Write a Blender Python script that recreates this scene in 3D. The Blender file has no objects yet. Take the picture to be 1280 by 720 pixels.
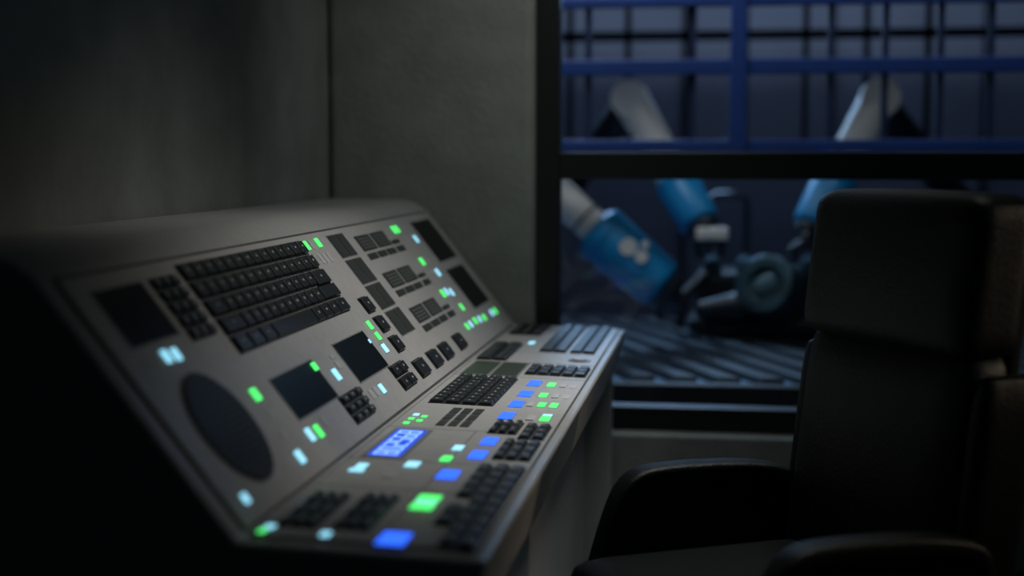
import bpy, bmesh, math, random
from mathutils import Vector, Matrix, Euler
random.seed(4)
sc=bpy.context.scene
sc.view_settings.view_transform='Standard'
COL=bpy.context.collection

# ------------------------------------------------------------------ materials
def mat(name,col,rough=.5,metal=0,emit=None,es=0,noise=0,nscale=8,bump=0,bscale=120,spec=.5,coat=0):
    m=bpy.data.materials.new(name); m.use_nodes=True
    nt=m.node_tree; b=nt.nodes['Principled BSDF']
    b.inputs['Base Color'].default_value=(*col,1)
    b.inputs['Roughness'].default_value=rough
    b.inputs['Metallic'].default_value=metal
    b.inputs['Specular IOR Level'].default_value=spec
    b.inputs['Coat Weight'].default_value=coat
    if emit:
        b.inputs['Emission Color'].default_value=(*emit,1); b.inputs['Emission Strength'].default_value=es
    tc=nt.nodes.new('ShaderNodeTexCoord')
    if noise:
        n=nt.nodes.new('ShaderNodeTexNoise'); n.inputs['Scale'].default_value=nscale; n.inputs['Detail'].default_value=6
        nt.links.new(tc.outputs['Object'],n.inputs['Vector'])
        r=nt.nodes.new('ShaderNodeValToRGB')
        r.color_ramp.elements[0].position=.3; r.color_ramp.elements[1].position=.7
        r.color_ramp.elements[0].color=(*[c*(1-noise) for c in col],1)
        r.color_ramp.elements[1].color=(*[min(1,c*(1+noise)) for c in col],1)
        nt.links.new(n.outputs['Fac'],r.inputs['Fac']); nt.links.new(r.outputs['Color'],b.inputs['Base Color'])
    if bump:
        n2=nt.nodes.new('ShaderNodeTexNoise'); n2.inputs['Scale'].default_value=bscale; n2.inputs['Detail'].default_value=4
        nt.links.new(tc.outputs['Object'],n2.inputs['Vector'])
        bp=nt.nodes.new('ShaderNodeBump'); bp.inputs['Strength'].default_value=bump; bp.inputs['Distance'].default_value=.01
        nt.links.new(n2.outputs['Fac'],bp.inputs['Height']); nt.links.new(bp.outputs['Normal'],b.inputs['Normal'])
    return m
M={}
M['wall']=mat('plaster_wall',(.225,.24,.225),.8,noise=.14,nscale=7,bump=.3,bscale=45)
M['floor']=mat('floor_vinyl',(.06,.07,.07),.5,noise=.1,nscale=3)
M['ceil']=mat('ceiling_paint',(.10,.11,.11),.9,noise=.05)
M['con']=mat('console_paint',(.34,.335,.33),.34,noise=.06,nscale=30,bump=.06,bscale=400)
M['plate']=mat('panel_plate_paint',(.39,.38,.37),.38,noise=.06,nscale=40,bump=.08,bscale=500)
M['groove']=mat('groove_dark',(.05,.05,.05),.8)
M['key']=mat('key_plastic',(.016,.019,.021),.36)
M['keybase']=mat('keybase',(.012,.014,.015),.6)
M['legend']=mat('key_legend',(.35,.36,.36),.6)
M['screen']=mat('screen_glass',(.005,.008,.008),.35,spec=.12)
M['olive']=mat('lcd_olive',(.045,.06,.045),.3)
M['dark']=mat('dark_inset',(.03,.036,.034),.5)
M['darkline']=mat('inset_lines',(.14,.15,.14),.5)
M['grey']=mat('unlit_button',(.45,.45,.45),.5)
M['green']=mat('led_green',(.05,.3,.05),.4,emit=(.07,.80,.15),es=1.5)
M['white']=mat('led_white',(.3,.35,.4),.4,emit=(.26,.66,.85),es=1.35)
M['blue']=mat('led_blue',(.02,.05,.3),.4,emit=(.025,.13,1),es=1.5)
M['bluescr']=mat('display_blue',(.02,.05,.3),.3,emit=(.012,.075,.80),es=.85)
M['bluedig']=mat('display_digits',(.2,.3,.6),.4,emit=(.22,.42,1),es=1.3)
M['frame']=mat('window_frame_black',(.009,.011,.011),.45)
M['leather']=mat('black_leather',(.0028,.004,.0046),.44,bump=.25,bscale=180,spec=.22)
M['plastic']=mat('chair_plastic',(.003,.0045,.005),.4,spec=.2)
M['chrome']=mat('dark_metal',(.15,.15,.16),.3,metal=1)
M['rack']=mat('rack_blue',(.006,.028,.135),.5,noise=.1)
M['rackbar']=mat('rack_bar_blue',(.005,.011,.04),.5,noise=.1)
M['rackdark']=mat('rack_dark',(.009,.013,.026),.5)
M['labwall']=mat('lab_wall',(.20,.225,.31),.7,noise=.1,nscale=2)
M['labdark']=mat('lab_dark',(.02,.022,.03),.5)
M['rwhite']=mat('robot_white',(.88,.75,.64),.4)
M['rblue']=mat('robot_blue',(.008,.25,.50),.4)
M['rblack']=mat('robot_black',(.015,.018,.022),.4)
M['eng']=mat('engine_metal',(.09,.15,.17),.28,metal=.7,noise=.5,nscale=9)
M['slat']=mat('conveyor_slat',(.006,.008,.010),.45)
M['bed']=mat('conveyor_bed',(.18,.32,.52),.38,metal=.2)
# ------------------------------------------------------------------ helpers
def empty(name,loc=(0,0,0),rz=0):
    e=bpy.data.objects.new(name,None); e.location=loc; e.rotation_euler=(0,0,rz); COL.objects.link(e); return e
def link(name,me,m,parent=None,smooth=False):
    ob=bpy.data.objects.new(name,me); COL.objects.link(ob)
    if m: me.materials.append(m)
    if parent: ob.parent=parent
    if smooth:
        for p in me.polygons: p.use_smooth=True
    return ob
def bevel(ob,w,seg=2,ang=35):
    b=ob.modifiers.new('bevel','BEVEL'); b.width=w; b.segments=seg; b.limit_method='ANGLE'; b.angle_limit=math.radians(ang); b.harden_normals=False
    for p in ob.data.polygons: p.use_smooth=True
    w2=ob.modifiers.new('wn','WEIGHTED_NORMAL'); w2.keep_sharp=False
    return ob
class MB:
    def __init__(s): s.v=[];s.f=[]
    def hexa(s,pts):
        i=len(s.v); s.v+= [tuple(p) for p in pts]
        s.f+=[(i,i+3,i+2,i+1),(i+4,i+5,i+6,i+7),(i,i+1,i+5,i+4),(i+1,i+2,i+6,i+5),(i+2,i+3,i+7,i+6),(i+3,i,i+4,i+7)]
    def box(s,x0,x1,y0,y1,z0,z1):
        s.hexa([(x0,y0,z0),(x1,y0,z0),(x1,y1,z0),(x0,y1,z0),(x0,y0,z1),(x1,y0,z1),(x1,y1,z1),(x0,y1,z1)])
    def fb(s,F,u0,u1,v0,v1,h0,h1,t=0):
        s.hexa([F(u0,v0,h0),F(u0,v1,h0),F(u1,v1,h0),F(u1,v0,h0),F(u0+t,v0+t,h1),F(u0+t,v1-t,h1),F(u1-t,v1-t,h1),F(u1-t,v0+t,h1)])
    def make(s,name,m,parent=None,bev=0,seg=2):
        me=bpy.data.meshes.new(name); me.from_pydata(s.v,[],s.f)
        bm=bmesh.new(); bm.from_mesh(me); bmesh.ops.recalc_face_normals(bm,faces=bm.faces); bm.to_mesh(me); bm.free()
        ob=link(name,me,m,parent)
        if bev: bevel(ob,bev,seg)
        return ob
def box(name,x0,x1,y0,y1,z0,z1,m,parent=None,bev=0,seg=2):
    b=MB(); b.box(x0,x1,y0,y1,z0,z1); return b.make(name,m,parent,bev,seg)
def extrude_y(name,prof,y0,y1,m,parent=None):
    n=len(prof); v=[(x,y0,z) for x,z in prof]+[(x,y1,z) for x,z in prof]
    f=[tuple(range(n)),tuple(range(2*n-1,n-1,-1))]+[(i,(i+1)%n,(i+1)%n+n,i+n) for i in range(n)]
    me=bpy.data.meshes.new(name); me.from_pydata(v,[],f)
    bm=bmesh.new(); bm.from_mesh(me); bmesh.ops.recalc_face_normals(bm,faces=bm.faces); bm.to_mesh(me); bm.free()
    return link(name,me,m,parent)
def tube(name,pts,rads,m,parent=None,seg=28):
    pts=[Vector(p) for p in pts]; v=[];f=[]
    for i,p in enumerate(pts):
        if i==0: t=pts[1]-p
        elif i==len(pts)-1: t=p-pts[i-1]
        else: t=(pts[i+1]-pts[i]).normalized()+(p-pts[i-1]).normalized()
        if t.length<1e-6: t=pts[-1]-pts[0]
        t.normalize()
        a=t.cross(Vector((0.13,.2,.97))); a.normalize(); b=t.cross(a)
        for k in range(seg):
            an=2*math.pi*k/seg; v.append(p+(a*math.cos(an)+b*math.sin(an))*rads[i])
    for i in range(len(pts)-1):
        for k in range(seg):
            f.append((i*seg+k,i*seg+(k+1)%seg,(i+1)*seg+(k+1)%seg,(i+1)*seg+k))
    f.append(tuple(range(seg))[::-1]); f.append(tuple(range((len(pts)-1)*seg,len(pts)*seg)))
    me=bpy.data.meshes.new(name); me.from_pydata([tuple(q) for q in v],[],f)
    bm=bmesh.new(); bm.from_mesh(me); bmesh.ops.recalc_face_normals(bm,faces=bm.faces); bm.to_mesh(me); bm.free()
    ob=link(name,me,m,parent,True)
    e=ob.modifiers.new('es','EDGE_SPLIT'); e.split_angle=math.radians(50)
    return ob
def link_body(name,a,b,r0,r1,m,parent,cap=.35):
    a=Vector(a);b=Vector(b);d=(b-a); L=d.length; d.normalize()
    ps=[];rs=[]
    for k in range(7):
        th=math.pi/2*k/6; ps.append(a-d*(r0*cap*math.cos(th))); rs.append(max(.004,r0*math.sin(th)))
    for k in range(6,-1,-1):
        th=math.pi/2*k/6; ps.append(b+d*(r1*cap*math.cos(th))); rs.append(max(.004,r1*math.sin(th)))
    return tube(name,ps,rs,m,parent)

# ------------------------------------------------------------------ room shell
XL=-1.263; YW=4.4; XR=2.6; YB=-1.3; H=2.7; T=.16
WX0=-.600; WX1=1.75; WZ0=.41; WZ1=2.25
box('floor',XL-T,XR+T,YB-T,YW+T,-.1,0,M['floor'])
box('ceiling',XL-T,XR+T,YB-T,YW+T,H,H+.1,M['ceil'])
box('wall_left',XL-T,XL,YB-T,YW+T,0,H,M['wall'])
box('wall_right',XR,XR+T,YB-T,YW+T,0,H,M['wall'])
box('wall_front',XL,XR,YB-T,YB,0,H,M['wall'])
def wall_with_hole():
    v=[];f=[]
    for y in (YW,YW+T):
        v+=[(XL,y,0),(XR,y,0),(XR,y,H),(XL,y,H),(WX0,y,WZ0),(WX1,y,WZ0),(WX1,y,WZ1),(WX0,y,WZ1)]
    for o in (0,8):
        f+=[(o,o+1,o+5,o+4),(o+1,o+2,o+6,o+5),(o+2,o+3,o+7,o+6),(o+3,o,o+4,o+7)]
    f+=[(4,5,13,12),(5,6,14,13),(6,7,15,14),(7,4,12,15),(0,1,9,8),(1,2,10,9),(2,3,11,10),(3,0,8,11)]
    me=bpy.data.meshes.new('wall_back'); me.from_pydata(v,[],f)
    bm=bmesh.new(); bm.from_mesh(me); bmesh.ops.recalc_face_normals(bm,faces=bm.faces); bm.to_mesh(me); bm.free()
    ob=link('wall_back',me,M['wall']); bevel(ob,.03,5); return ob
wall_with_hole()
win=empty('window_1',(0,YW,0))
fr=MB(); y0,y1=.032,.11
fr.box(WX0,-.526,y0,y1,WZ0,WZ1); fr.box(WX1-.07,WX1,y0,y1,WZ0,WZ1)
fr.box(-.526,WX1-.07,y0,y1,WZ0,.484); fr.box(-.526,WX1-.07,y0,y1,WZ1-.07,WZ1)
fr.box(-.526,WX1-.07,y0-.004,y1,1.198,1.282)
fr.make('frame',M['frame'],win,.004)
gm=bpy.data.materials.new('window_glass'); gm.use_nodes=True; nt=gm.node_tree; nt.nodes.clear()
o=nt.nodes.new('ShaderNodeOutputMaterial'); mx=nt.nodes.new('ShaderNodeMixShader'); tr=nt.nodes.new('ShaderNodeBsdfTransparent'); gl=nt.nodes.new('ShaderNodeBsdfGlossy')
gl.inputs['Roughness'].default_value=.03; tr.inputs['Color'].default_value=(.86,.94,1,1); mx.inputs[0].default_value=.04
nt.links.new(tr.outputs[0],mx.inputs[1]); nt.links.new(gl.outputs[0],mx.inputs[2]); nt.links.new(mx.outputs[0],o.inputs[0])
me=bpy.data.meshes.new('glass_pane'); me.from_pydata([(WX0+.03,.07,WZ0+.03),(WX1-.03,.07,WZ0+.03),(WX1-.03,.07,WZ1-.03),(WX0+.03,.07,WZ1-.03)],[],[(0,1,2,3)])
link('glass_pane',me,gm,win)

# ------------------------------------------------------------------ console
con=empty('control_console',(0,0,0))
lip=Vector((-.310,0,.732)); seam=Vector((-.657,0,.743)); top=Vector((-.951,0,1.119))
vd=(top-seam).normalized(); nS=Vector((vd.z,0,-vd.x)); dd=(seam-lip).normalized(); nD=Vector((dd.z,0,-dd.x))
def S(u,v,h): return Vector((0,u/1000,0))+seam+vd*(v/1000)+nS*(h/1000)
def D(u,v,h): return Vector((0,u/1000,0))+lip+dd*(v/1000)+nD*(h/1000)
Y0,Y1=1.825,4.392
prof=[(-.310,.732),(-.338,.612),(-.365,.604),(-.43,.604),(-.43,0),(-1.255,0),(-1.255,1.137),(-1.03,1.134),(-1.00,1.131),(-.972,1.123),(-.948,1.108),(-.935,1.096),(-.657,.743)]
body=extrude_y('body',prof,Y0,Y1,M['con'],con); bevel(body,.009,4,20)
box('leg_panel_far',-.44,-.350,4.33,4.39,0,.606,M['con'],con,.006)
box('leg_panel_near',-.44,-.350,1.835,1.90,0,.606,M['con'],con,.006)
pl=MB(); pl.fb(S,1868,4330,8,447,0,4,1); pl.make('panel_plate',M['plate'],con,.0015)
pl=MB(); pl.fb(S,1862,4336,3,452,0,1.0); pl.make('panel_groove',M['groove'],con)
pl=MB(); pl.fb(D,1862,4375,22,340,0,4,1); pl.make('desk_plate',M['plate'],con,.0015)
pl=MB(); pl.fb(D,1859,4378,19,343,0,1.0); pl.make('desk_groove',M['groove'],con)
B=4
parts={k:MB() for k in ('key','keybase','legend','screen','olive','dark','darkline','grey','green','white','blue','bluescr','bluedig','groove','bezel')}
def key(F,u0,u1,v0,v1,leg=True):
    parts['keybase'].fb(F,u0-2,u1+2,v0-2,v1+2,B-.5,B+1)
    parts['key'].fb(F,u0,u1,v0,v1,B,B+8,2.4)
    if leg:
        cu=(u0+u1)/2; cv=(v0+v1)/2
        parts['legend'].fb(F,cu-3.5,cu+3.5,cv-1,cv+4,B+7.6,B+8.3)
def keys(F,u0,u1,v0,v1,nc,nr,gap=4,skip=(),stag=0):
    pu=(u1-u0)/nc; pv=(v1-v0)/nr; g2=gap
    for r in range(nr):
        for c in range(nc):
            if (c,r) in skip: continue
            s=stag*(r%2)
            a=u0+c*pu+gap/2+s; b=u0+(c+1)*pu-gap/2+s
            key(F,a,b,v0+r*pv+g2/2,v0+(r+1)*pv-g2/2)
def pad(k,F,u,v,du,dv,h=2.5):
    if k in('green','white','blue'):
        sc_=.88 if F is S else .84
        parts['bezel'].fb(F,u-du*sc_/2-1.5,u+du*sc_/2+1.5,v-dv*sc_/2-1.5,v+dv*sc_/2+1.5,B-.5,B+.8,.3)
        du*=sc_; dv*=sc_
    parts[k].fb(F,u-du/2,u+du/2,v-dv/2,v+dv/2,B-.5,B+h,.6)
def rect(k,F,u0,u1,v0,v1,h=1.5,t=.3):
    parts[k].fb(F,u0,u1,v0,v1,B-.5,B+h,t)
def screen(F,u0,u1,v0,v1):
    rect('bezel',F,u0-3,u1+3,v0-3,v1+3,1.2,.6); rect('screen',F,u0,u1,v0,v1,1.8)
screen(S,1930,2105,315,415)
keys(S,2132,2238,293,418,3,5,5)
pv=38
for r in range(5):
    v1=434-r*pv; v0=v1-pv; a0,a1=v0+2.7,v1-2.7
    if r<2:
        n=14; pu=705/n
        for c in range(n): key(S,2267+c*pu+2.5,2267+(c+1)*pu-2.5,a0,a1)
    elif r==2:
        key(S,2269,2340,a0,a1)
        for c in range(11): key(S,2345+c*48,2345+c*48+43,a0,a1)
        key(S,2875,2970,a0-4,a1)
    elif r==3:
        key(S,2269,2365,a0,a1)
        for c in range(10): key(S,2370+c*48,2370+c*48+43,a0,a1)
        key(S,2852,2970,a0,a1,False)
    else:
        u=2269
        for w in (60,60,60,250,50,50,50,70): 
            key(S,u,u+w,a0,a1,w<200); u+=w+6
for v0,v1 in ((368,430),(291,358),(218,283),(142,208)):
    rect('bezel',S,3176,3318,v0-3,v1+3,.6)
    rect('dark',S,3182,3243,v0,v1,2.4); rect('dark',S,3251,3312,v0,v1,2.4)
for v0 in (343,229,121):
    for a,b in ((3385,3520),(3538,3673)):
        rect('dark',S,a,b,v0+26,v0+72,2)
        for k in range(4): rect('darkline',S,a+14,b-14,v0+33+k*9,v0+36+k*9,2.6)
    for k in range(3): rect('dark',S,3385+k*98,3385+k*98+84,v0,v0+18,2)
    rect('dark',S,3690,3770,v0+26,v0+38,2); rect('dark',S,3690,3770,v0,v0+18,2)
screen(S,4030,4282,278,420); screen(S,4022,4262,110,247)
screen(S,2300,2542,100,184); screen(S,2705,2938,100,192)
pad('green',S,2532,170,24,20,4); pad('white',S,2612,137,30,30)
pad('green',S,3012,197,26,26); pad('green',S,3012,167,26,24); pad('white',S,2997,136,30,26)
pad('white',S,2932,165,12,12,3)
keys(S,2530,2668,34,98,3,3,5); keys(S,2922,3040,32,98,2,2,6)
for u in (3140,3290,3423,3604): key(S,u-42,u+42,34,78)
for v in (242,188,132): key(S,3065,3125,v-20,v+20)
for u in (2965,3000): pad('green',S,u,418,22,28)
pad('green',S,3088,419,30,28); pad('white',S,2968,380,30,26)
for u in (3030,3060,3095): pad('grey',S,u,378,18,26,1.5)
pad('grey',S,3035,418,16,26,1.5)
for u in (3795,3835): pad('green',S,u,410,26,28)
pad('grey',S,3885,408,22,26); pad('grey',S,3915,372,22,26); pad('white',S,3955,367,30,28); pad('grey',S,3850,372,22,26,1.5)
pad('green',S,3838,297,34,28); pad('grey',S,3900,295,24,26); pad('white',S,3915,251,34,28); pad('grey',S,3850,255,24,26)
pad('green',S,3800,190,30,28); pad('white',S,3850,190,26,28); pad('white',S,3900,183,28,28); pad('grey',S,3790,150,24,24); pad('green',S,3888,132,26,26)
pad('green',S,3790,78,26,24); pad('white',S,3845,78,26,24); pad('green',S,3917,79,30,24); pad('white',S,3980,76,26,24); pad('green',S,4045,73,30,24); pad('grey',S,4110,73,30,24); pad('white',S,4175,72,30,24); pad('green',S,4235,71,30,24)
pad('white',S,2008,286,22,26); pad('white',S,2043,284,22,26); pad('grey',S,1942,283,12,14,1.2); pad('grey',S,1965,283,8,10,1.2)
pad('green',S,2206,173,30,28); pad('grey',S,2211,131,26,14,1.2); pad('grey',S,2200,93,26,14,1.2); pad('white',S,2196,48,28,28)
pad('white',S,1924,44,20,20); pad('white',S,2296,69,26,30); pad('green',S,2340,66,26,30)
for u in (2720,2755): pad('grey',S,u,68,24,22,1.2)
pad('white',S,2795,66,28,26); pad('grey',S,2660,152,26,18,1.2); pad('grey',S,2660,172,26,10,1.2); pad('grey',S,2395,75,18,22,1.2)
# --- desk
keys(D,4118,4368,232,330,6,3,5)
keys(D,3790,4362,42,112,14,2,5); keys(D,3790,4362,120,195,14,2,5)
keys(D,3590,3912,252,333,8,2,5)
rect('bezel',D,3346,3568,186,328,.8); rect('olive',D,3352,3560,190,252,1.6); rect('olive',D,3352,3560,260,324,1.6)
keys(D,2935,3310,178,320,9,4,5)
keys(D,3385,3530,26,178,3,5,5)
for u in (3620,3700): pad('grey',D,u,120,40,14,1.2)
pad('white',D,3950,235,60,20); 
keys(D,2650,2772,86,144,2,3,5)
keys(D,2425,2590,28,98,3,3,5); keys(D,2610,2750,28,80,3,2,5)
keys(D,1858,2365,24,108,9,3,5,skip=((0,2),(1,2),(4,2)),stag=8)
keys(D,1908,2105,262,322,3,3,5); keys(D,1914,2116,186,243,3,3,5)
for u in (3256,3110,2976,2835): pad('blue',D,u,133,86,34)
for u in (2575,2453): pad('blue',D,u,125,80,34)
pad('blue',D,2287,146,76,40); pad('blue',D,1884,143,76,48)
for u,v in ((3248,92),(3103,92)): pad('green',D,u,v,60,22); pad('grey',D,u,v-28,50,16); pad('grey',D,u,v-52,50,16,1.2)
pad('green',D,2983,80,56,20); pad('green',D,2983,54,60,20); pad('grey',D,2983,104,50,14)
pad('green',D,2828,53,60,24); pad('grey',D,2828,82,50,18); pad('white',D,2868,53,18,24)
pad('green',D,2405,173,50,22); pad('white',D,2500,170,50,22); pad('white',D,2345,220,50,28)
pad('white',D,2310,300,40,22); pad('white',D,2275,300,24,30); pad('grey',D,2260,240,40,20,1.2)
pad('green',D,2121,143,46,42); pad('green',D,2069,143,44,42); pad('white',D,2095,143,10,38,2.8)
pad('green',D,1876,330,22,12); pad('white',D,1900,326,22,16); pad('white',D,1882,240,28,16)
for u,v in ((2745,312),(2700,312),(2775,292),(2730,292)): pad('green',D,u,v,22,14)
pad('white',D,2790,312,26,14)
for r in range(3):
    for c in range(3): rect('dark',D,2698+c*68,2698+c*68+58,188+r*24,188+r*24+18,1.6)
rect('bezel',D,2385,2648,246,322,1); rect('bluescr',D,2396,2636,254,314,1.6)
segs={'0':'abcdef','8':'abcdefg','6':'acdefg','2':'abged','5':'afgcd','3':'abgcd'}
def digit(ch,u,v,w,h):
    t=4
    G={'a':(u,u+w,v+h-t,v+h),'d':(u,u+w,v,v+t),'g':(u,u+w,v+h/2-t/2,v+h/2+t/2),'f':(u,u+t*1.6,v+h/2,v+h),'b':(u+w-t*1.6,u+w,v+h/2,v+h),'e':(u,u+t*1.6,v,v+h/2),'c':(u+w-t*1.6,u+w,v,v+h/2)}
    for s in segs[ch]: rect('bluedig',D,*G[s],2.4,.1)
for i,ch in enumerate('802568'): digit(ch,2405+i*38,262,29,44)
for u in (2168,2375,2665,3340,3575,3760): rect('groove',D,u,u+2,24,338,.2,0)
rect('groove',D,1862,2665,165,166.5,.2,0)
M['bezel']=mat('bezel_grey',(.20,.20,.195),.45)
for k,b in parts.items():
    if b.v: b.make({'key':'keys','green':'leds_green','white':'leds_white','blue':'leds_blue','grey':'buttons_unlit','bluescr':'display'}.get(k,k),M[k],con,.0016 if k=='key' else 0)
def disc(name,F,u,v,r,h0,h1,m,seg=48,bev=0):
    vs=[F(u+r*math.cos(2*math.pi*k/seg),v+r*math.sin(2*math.pi*k/seg),h0) for k in range(seg)]+[F(u+r*math.cos(2*math.pi*k/seg),v+r*math.sin(2*math.pi*k/seg),h1) for k in range(seg)]
    f=[tuple(range(seg)),tuple(range(2*seg-1,seg-1,-1))]+[(k,(k+1)%seg,(k+1)%seg+seg,k+seg) for k in range(seg)]
    me=bpy.data.meshes.new(name); me.from_pydata([tuple(x) for x in vs],[],f)
    bm=bmesh.new(); bm.from_mesh(me); bmesh.ops.recalc_face_normals(bm,faces=bm.faces); bm.to_mesh(me); bm.free()
    ob=link(name,me,m,con)
    if bev: bevel(ob,bev)
    return ob
disc('jog_dial_ring',D,3660,70,30,B,B+2,M['bezel']); disc('jog_dial',D,3660,70,20,B,B+7,M['plate'],bev=.002)
disc('speaker_rim',S,2035,148,102,B-1,B+1.2,M['bezel'],64)
disc('speaker_hole',S,2035,148,99,B,B+2.0,M['keybase'],64)
sp=MB(); 
for k in range(-8,9):
    v=k*11; hw=math.sqrt(max(0,95**2-v*v)); sp.fb(S,2035-hw,2035+hw,148+v-2.6,148+v+2.6,B+1,B+5,.8)
sp.make('speaker_slats',M['key'],con)

# ------------------------------------------------------------------ chair
ch=empty('office_chair',(.258,2.68,0),math.atan2(-.47,-.88))
def cushion(name,x,y,z,sx,sy,sz,bev,m=M['leather'],rec=0,bow=0,seg=5,cuts=9,crown=0):
    bm=bmesh.new(); bmesh.ops.create_cube(bm,size=1)
    bmesh.ops.subdivide_edges(bm,edges=bm.edges[:],cuts=cuts,use_grid_fill=True)
    hx,hy,hz=sx/2,sy/2,sz/2
    for v in bm.verts:
        c=v.co
        P=Vector((c.x*sx,c.y*sy,c.z*sz))
        I=Vector((max(-hx+bev,min(hx-bev,P.x)),max(-hy+bev,min(hy-bev,P.y)),max(-hz+bev,min(hz-bev,P.z))))
        d=P-I
        if d.length>1e-9:
            mxd=max(abs(d.x),abs(d.y),abs(d.z)); P=I+d.normalized()*mxd
        ny,nz=P.y/hy,P.z/hz
        w=(1-ny*ny)*(1-nz*nz)
        if P.x>0: P.x+=w*bow
        if P.z>0: P.z+=crown*(1-ny*ny)*nz
        v.co=P+Vector((x,y,z))
        if rec: v.co.x-=rec*(v.co.z-.45)
    me=bpy.data.meshes.new(name); bm.to_mesh(me); bm.free()
    ob=link(name,me,m,ch,True); s=ob.modifiers.new('s','SUBSURF'); s.levels=1; s.render_levels=2
    return ob
rc=.12
cushion('backrest',-.02,0,.67,.11,.53,.54,.045,rec=rc,bow=.02)
cushion('headrest',-.012,0,1.062,.13,.535,.285,.036,rec=rc,bow=.012,crown=.004,cuts=13)
cushion('back_shell',-.085,0,.80,.04,.47,.70,.018,M['plastic'],rec=rc)
for s in (-1,1): cushion('side_bolster_%d'%(1 if s<0 else 2),-.045,s*.272,.665,.125,.05,.47,.025,rec=rc)
cushion('seat',.24,0,.44,.54,.52,.13,.05,bow=0,crown=.01)
cushion('seat_pan',.22,0,.365,.46,.44,.03,.012,M['plastic'])
def arm(s,nm):
    path=[(-.01,.62),(.10,.637),(.28,.64),(.33,.632),(.36,.605),(.395,.50),(.43,.38),(.415,.345),(.38,.33),(.10,.32),(.01,.33),(-.025,.36),(-.03,.595)]
    n=len(path); hw=.032; ht=.019
    cx=sum(p[0] for p in path)/n; cz=sum(p[1] for p in path)/n
    bm=bmesh.new(); rings=[]
    for i,(a,b) in enumerate(path):
        p=Vector((a,b)); pr=Vector(path[i-1]); nx=Vector(path[(i+1)%n])
        t=(nx-pr).normalized(); no=Vector((t.y,-t.x))
        if no.dot(p-Vector((cx,cz)))<0: no=-no
        ring=[]
        for k in range(12):
            an=2*math.pi*k/12+.26
            cy=math.copysign(abs(math.cos(an))**.5,math.cos(an))*hw; cn=math.copysign(abs(math.sin(an))**.5,math.sin(an))*ht
            ring.append(bm.verts.new((p.x+no.x*cn,s*.305+cy,p.y+no.y*cn)))
        rings.append(ring)
    for i in range(n):
        A=rings[i];Bq=rings[(i+1)%n]
        for k in range(12): bm.faces.new((A[k],A[(k+1)%12],Bq[(k+1)%12],Bq[k]))
    bmesh.ops.recalc_face_normals(bm,faces=bm.faces)
    me=bpy.data.meshes.new(nm); bm.to_mesh(me); bm.free()
    ob=link(nm,me,M['leather'],ch,True); q=ob.modifiers.new('s','SUBSURF'); q.levels=1; q.render_levels=2
    v=[(a*.97+.005,s*.305-.012,b) for a,b in path]+[(a*.97+.005,s*.305+.012,b) for a,b in path]
    f=[tuple(range(n)),tuple(range(2*n-1,n-1,-1))]+[(i,(i+1)%n,(i+1)%n+n,i+n) for i in range(n)]
    me=bpy.data.meshes.new(nm+'_panel'); me.from_pydata(v,[],f); link(nm+'_panel',me,M['plastic'],ch)
arm(-1,'armrest_1'); arm(1,'armrest_2')
tube('gas_column',[(.22,0,.10),(.22,0,.22),(.22,0,.22),(.22,0,.36)],[.032,.032,.02,.02],M['chrome'],ch)
for k in range(5):
    a=2*math.pi*k/5+.3; ex,ey=.22+.30*math.cos(a),.30*math.sin(a)
    tube('base_leg_%d'%(k+1),[(.22,0,.115),(ex,ey,.075)],[.03,.018],M['plastic'],ch,12)
    tube('caster_%d'%(k+1),[(ex-.02*math.sin(a),ey+.02*math.cos(a),.03),(ex+.02*math.sin(a),ey-.02*math.cos(a),.03)],[.03,.03],M['plastic'],ch,20)
    tube('caster_stem_%d'%(k+1),[(ex,ey,.03),(ex,ey,.085)],[.01,.01],M['chrome'],ch,10)

# ------------------------------------------------------------------ workshop beyond the window
LX0,LX1,LY1,LH=-3.5,4.0,9.6,3.6
LY0=YW+T
box('floor_workshop',LX0,LX1,LY0,LY1,-.1,0,M['labdark'])
box('wall_workshop_back',LX0,LX1,LY1,LY1+.15,0,LH,M['labwall'])
box('wall_workshop_left',LX0-.15,LX0,LY0,LY1,0,LH,M['labwall'])
box('wall_workshop_right',LX1,LX1+.15,LY0,LY1,0,LH,M['labwall'])
box('ceiling_workshop',LX0,LX1,LY0,LY1,LH,LH+.1,M['labdark'])
tm=MB()
for i in range(8):
    x=LX0+.3+i*.96; tm.box(x,x+.03,LY1-.03,LY1,0,LH)
tm.make('trim_1',M['rackdark'])
rk=empty('storage_rack',(0,0,0))
b=MB()
b.box(-3,3.4,5.78,5.84,1.285,1.335); b.box(-3,3.4,5.78,5.84,1.595,1.655); b.box(-3,3.4,5.78,5.84,1.865,1.905)
for x in (-2.3,-1.0,.03,1.6,2.9): b.box(x-.033,x+.033,5.77,5.85,1.285,2.4)
b.make('rails',M['rack'],rk,.004)
b=MB()
for x in (-.57,-.15,.39,.60,.81,1.0,1.25,-.8): b.box(x-.013,x+.013,5.80,5.825,1.30,2.4)
b.make('hangers',M['rackbar'],rk)
b=MB()
for x in (-2.9,3.3):
    b.box(x-.04,x+.04,5.77,5.85,0,2.4); b.box(x-.04,x+.04,7.9,7.98,0,2.4)
for z in (1.285,1.9,2.35):
    b.box(-3,3.4,7.9,7.96,z,z+.05)
for i in range(20): 
    x=-2.8+i*.32; b.box(x-.016,x+.016,7.90,7.94,1.30,2.4)
b.box(-3,3.4,5.78,7.96,2.36,2.42)
b.make('uprights',M['rackdark'],rk)
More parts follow.
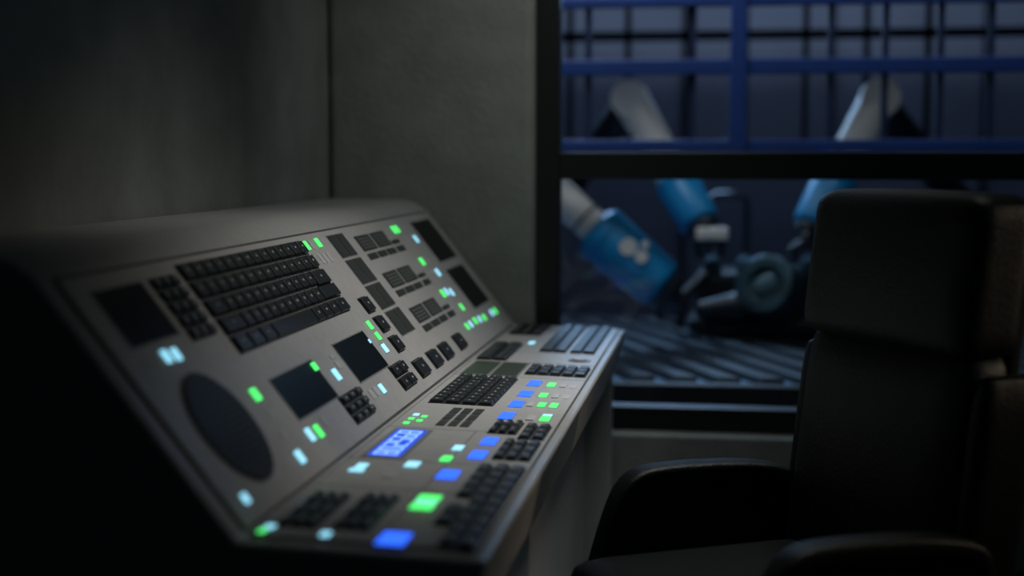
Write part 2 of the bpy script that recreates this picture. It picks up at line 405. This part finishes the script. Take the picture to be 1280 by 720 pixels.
def robot(nm,elbow,wr0,wr1,tool,base,rw,rb,mark=False,chip=False):
    e=empty(nm,(0,0,0)); elbow,wr0,wr1,tool,base=map(Vector,(elbow,wr0,wr1,tool,base))
    d=(wr0-elbow).normalized(); side=Vector((0,1,0))
    link_body('forearm',elbow,wr0,rw,rw*.92,M['rwhite'],e)
    tube('forearm_ring',[wr0-d*rw*1.15,wr0-d*rw*1.0],[rw*.98,rw*.98],M['rblack'],e)
    link_body('wrist',wr0,wr1,rb,rb*.95,M['rblue'],e)
    d2=(wr1-wr0).normalized()
    tube('wrist_collar',[wr0+d2*rb*.10,wr0+d2*rb*.30],[rb*1.04,rb*1.04],M['rblue'],e)
    tube('wrist_flange',[wr1+d2*rb*.25,wr1+d2*rb*.55],[rb*.80,rb*.75],M['rblack'],e)
    if mark:
        mid=wr0.lerp(wr1,.40)+Vector((.03,0,.03))
        for k,(dx,dz,rr) in enumerate(((0,0,.30),(.055,-.04,.22),(.07,.01,.13))):
            c=mid+Vector((dx,0,dz)); tube('round_mark_%d'%(k+1),[c-side*rb*.80,c-side*rb*1.02],[rb*rr,rb*rr],M['rwhite'],e)
    tube('tool',[wr1+d2*rb*.4,tool],[rb*.55,rb*.42],M['rblack'],e)
    if chip: box('tool_plate',tool.x-.06,tool.x+.08,tool.y-.12,tool.y-.06,tool.z-.015,tool.z+.04,M['rwhite'],e,.01)
    for s in (-1,1): tube('gripper_%d'%(1 if s<0 else 2),[tool,tool+Vector((s*.06,0,-.04)),tool+Vector((s*.045,0,-.10))],[.03,.025,.014],M['rblack'],e,12)
    tube('elbow_joint',[elbow-side*rw*1.1,elbow+side*rw*1.2],[rw,rw],M['rwhite'],e)
    sh=Vector((base.x,base.y,.75))
    link_body('upper_arm',elbow+side*rw*1.3,sh,rw*.8,rw*1.1,M['rblack'],e)
    tube('shoulder',[sh-side*.14,sh+side*.14],[.15,.15],M['rblack'],e)
    tube('pedestal',[(base.x,base.y,0),(base.x,base.y,.06),(base.x,base.y,.06),(base.x,base.y,.7)],[.26,.26,.17,.14],M['rblack'],e)
    return e
robot('robotic_arm',(-1.0,6.05,1.36),(-.54,6.0,.95),(-.29,6.0,.74),(-.235,6.0,.68),(-1.9,7.6,0),.078,.120,True)
robot('robotic_arm',(-.455,6.6,1.53),(-.235,6.5,1.15),(-.13,6.4,.98),(-.08,6.35,.92),(-1.2,8.4,0),.084,.098,False,True)
robot('robotic_arm',(.66,6.6,1.53),(.47,6.5,1.17),(.37,6.4,.97),(.34,6.35,.90),(1.5,8.4,0),.084,.098)
cv=empty('conveyor',(0,0,0))
box('bed',-1.9,2.4,5.15,7.05,.38,.44,M['bed'],cv)
box('side_rail_1',-1.9,2.4,5.08,5.15,.30,.455,M['slat'],cv,.01)
box('side_rail_2',-1.9,2.4,7.05,7.10,.30,.47,M['slat'],cv,.01)
box('edge_strip',-1.9,2.4,5.07,5.08,.36,.372,M['chrome'],cv)
sl=MB()
for i in range(44):
    x=-2.2+i*.155; y0,y1=5.16,7.04; dx=-.9
    xa,xb=x,x+.085
    if xa+dx<-1.9 or xb>2.4: continue
    sl.hexa([(xa,y0,.44),(xb,y0,.44),(xb+dx,y1,.44),(xa+dx,y1,.44),(xa,y0,.472),(xb,y0,.472),(xb+dx,y1,.472),(xa+dx,y1,.472)])
sl.make('slats',M['slat'],cv,.006)
lg=MB()
for x in (-1.7,.2,2.2):
    for y in (5.2,6.95): lg.box(x-.04,x+.04,y-.03,y+.03,0,.38)
lg.make('legs',M['slat'],cv)
en=empty('engine_workpiece',(.14,6.38,.474)); en.scale=(1.30,1.1,1.25)
def ring(name,y0,y1,ro,ri,cx,cz,m,seg=40,rz=0,rx=0):
    v=[];f=[]
    R3=Matrix.Rotation(rz,3,'Z')@Matrix.Rotation(rx,3,'X')
    for y,r in ((y0,ro),(y1,ro),(y1,ri),(y0,ri)):
        for k in range(seg):
            q=R3@Vector((r*math.cos(2*math.pi*k/seg),y,r*math.sin(2*math.pi*k/seg))); v.append((cx+q.x,q.y,cz+q.z))
    for a in range(4):
        for k in range(seg): f.append((a*seg+k,a*seg+(k+1)%seg,((a+1)%4)*seg+(k+1)%seg,((a+1)%4)*seg+k))
    me=bpy.data.meshes.new(name); me.from_pydata(v,[],f)
    bm=bmesh.new(); bm.from_mesh(me); bmesh.ops.recalc_face_normals(bm,faces=bm.faces); bm.to_mesh(me); bm.free()
    return bevel(link(name,me,m,en),.006)
box('block',-.22,.24,.04,.42,0,.22,M['rblack'],en,.03,3)
box('sump',-.24,.28,.0,.44,0,.06,M['rblack'],en,.02,3)
ring('flywheel_housing',-.10,.08,.105,.06,.05,.16,M['eng'],rz=-.45,rx=-.35); ring('hub',-.05,.04,.035,.015,.05,.16,M['rblack'],rz=-.45,rx=-.35)
tube('bell_housing',[(.12,.12,.15),(.02,.0,.15),(-.06,-.02,.12)],[.10,.10,.05],M['eng'],en)
tube('gearbox_tail',[(-.05,-.02,.11),(-.20,-.02,.09)],[.055,.03],M['rblack'],en)
for k in range(4): tube('intake_runner_%d'%(k+1),[(-.16+k*.11,.25,.20),(-.16+k*.11,.17,.245),(-.16+k*.11,.08,.235)],[.033,.033,.03],M['eng'],en,14)
tube('hose',[(-.18,0,.22),(-.25,-.05,.15),(-.27,-.05,.03)],[.02,.02,.02],M['rblack'],en,12)
gd=empty('tube_guard',(0,0,0))
tube('hoop',[(-.10,7.2,0),(-.10,7.2,1.02),(-.09,7.2,1.06),(-.06,7.2,1.08),(.05,7.2,1.08),(.08,7.2,1.06),(.09,7.2,1.02),(.09,7.2,0)],[.016]*8,M['chrome'],gd,12)

# ------------------------------------------------------------------ lights
def area(name,loc,target,sx,sy,power,col,spread=180):
    l=bpy.data.lights.new(name,'AREA'); l.shape='RECTANGLE'; l.size=sx; l.size_y=sy; l.energy=power; l.color=col; l.spread=math.radians(spread)
    o=bpy.data.objects.new(name,l); COL.objects.link(o); o.location=loc
    o.rotation_euler=(Vector(target)-Vector(loc)).to_track_quat('-Z','Y').to_euler(); return o
area('ceiling_lamp_light',(0,3.2,2.64),(-.45,3.1,.7),.35,1.0,6.8,(1,1,.96),66)
area('back_wall_fill_light',(-.15,3.55,2.6),(-.66,4.4,1.35),.3,.3,1.1,(.97,1,.95),76)  # added fill that lifts the back wall, not a real fixture
area('room_fill_lamp',(1.6,1.2,2.6),(.2,2.6,.6),.4,.4,.6,(.5,.92,1),120)
area('warm_glint_light',(2.5,2.7,1.7),(-.3,2.6,.62),.15,.15,.5,(1,.82,.6),34)  # added out of view for warm glints on desk lip and leg edge
area('workshop_light_1',(-.9,5.4,3.3),(-.3,6.5,.8),1.2,.6,52,(.8,.9,1))
area('workshop_light_2',(1.0,5.2,3.2),(.3,6.5,.9),.8,.5,10,(.75,.88,1))
area('workshop_light_3',(0,8.7,3.4),(0,9.6,1.0),4,.4,12,(.6,.74,1))
area('conveyor_glint_light',(-.7,7.6,2.2),(-.5,6.2,.42),1.4,.3,16,(.4,.65,1),110)  # extra light added to get blue reflections off the conveyor bed
w=bpy.data.worlds.new('w'); sc.world=w; w.use_nodes=True; w.node_tree.nodes['Background'].inputs[0].default_value=(.02,.03,.04,1); w.node_tree.nodes['Background'].inputs[1].default_value=.1

# ------------------------------------------------------------------ camera
cd=bpy.data.cameras.new('camera'); cd.lens=50.0; cd.sensor_width=36; cam=bpy.data.objects.new('camera',cd); COL.objects.link(cam)
cam.location=(0,0,1.27); cam.rotation_euler=(math.radians(90-5.30),0,math.radians(8.66))
cd.dof.use_dof=True; cd.dof.focus_distance=3.1; cd.dof.aperture_fstop=1.25
sc.camera=cam
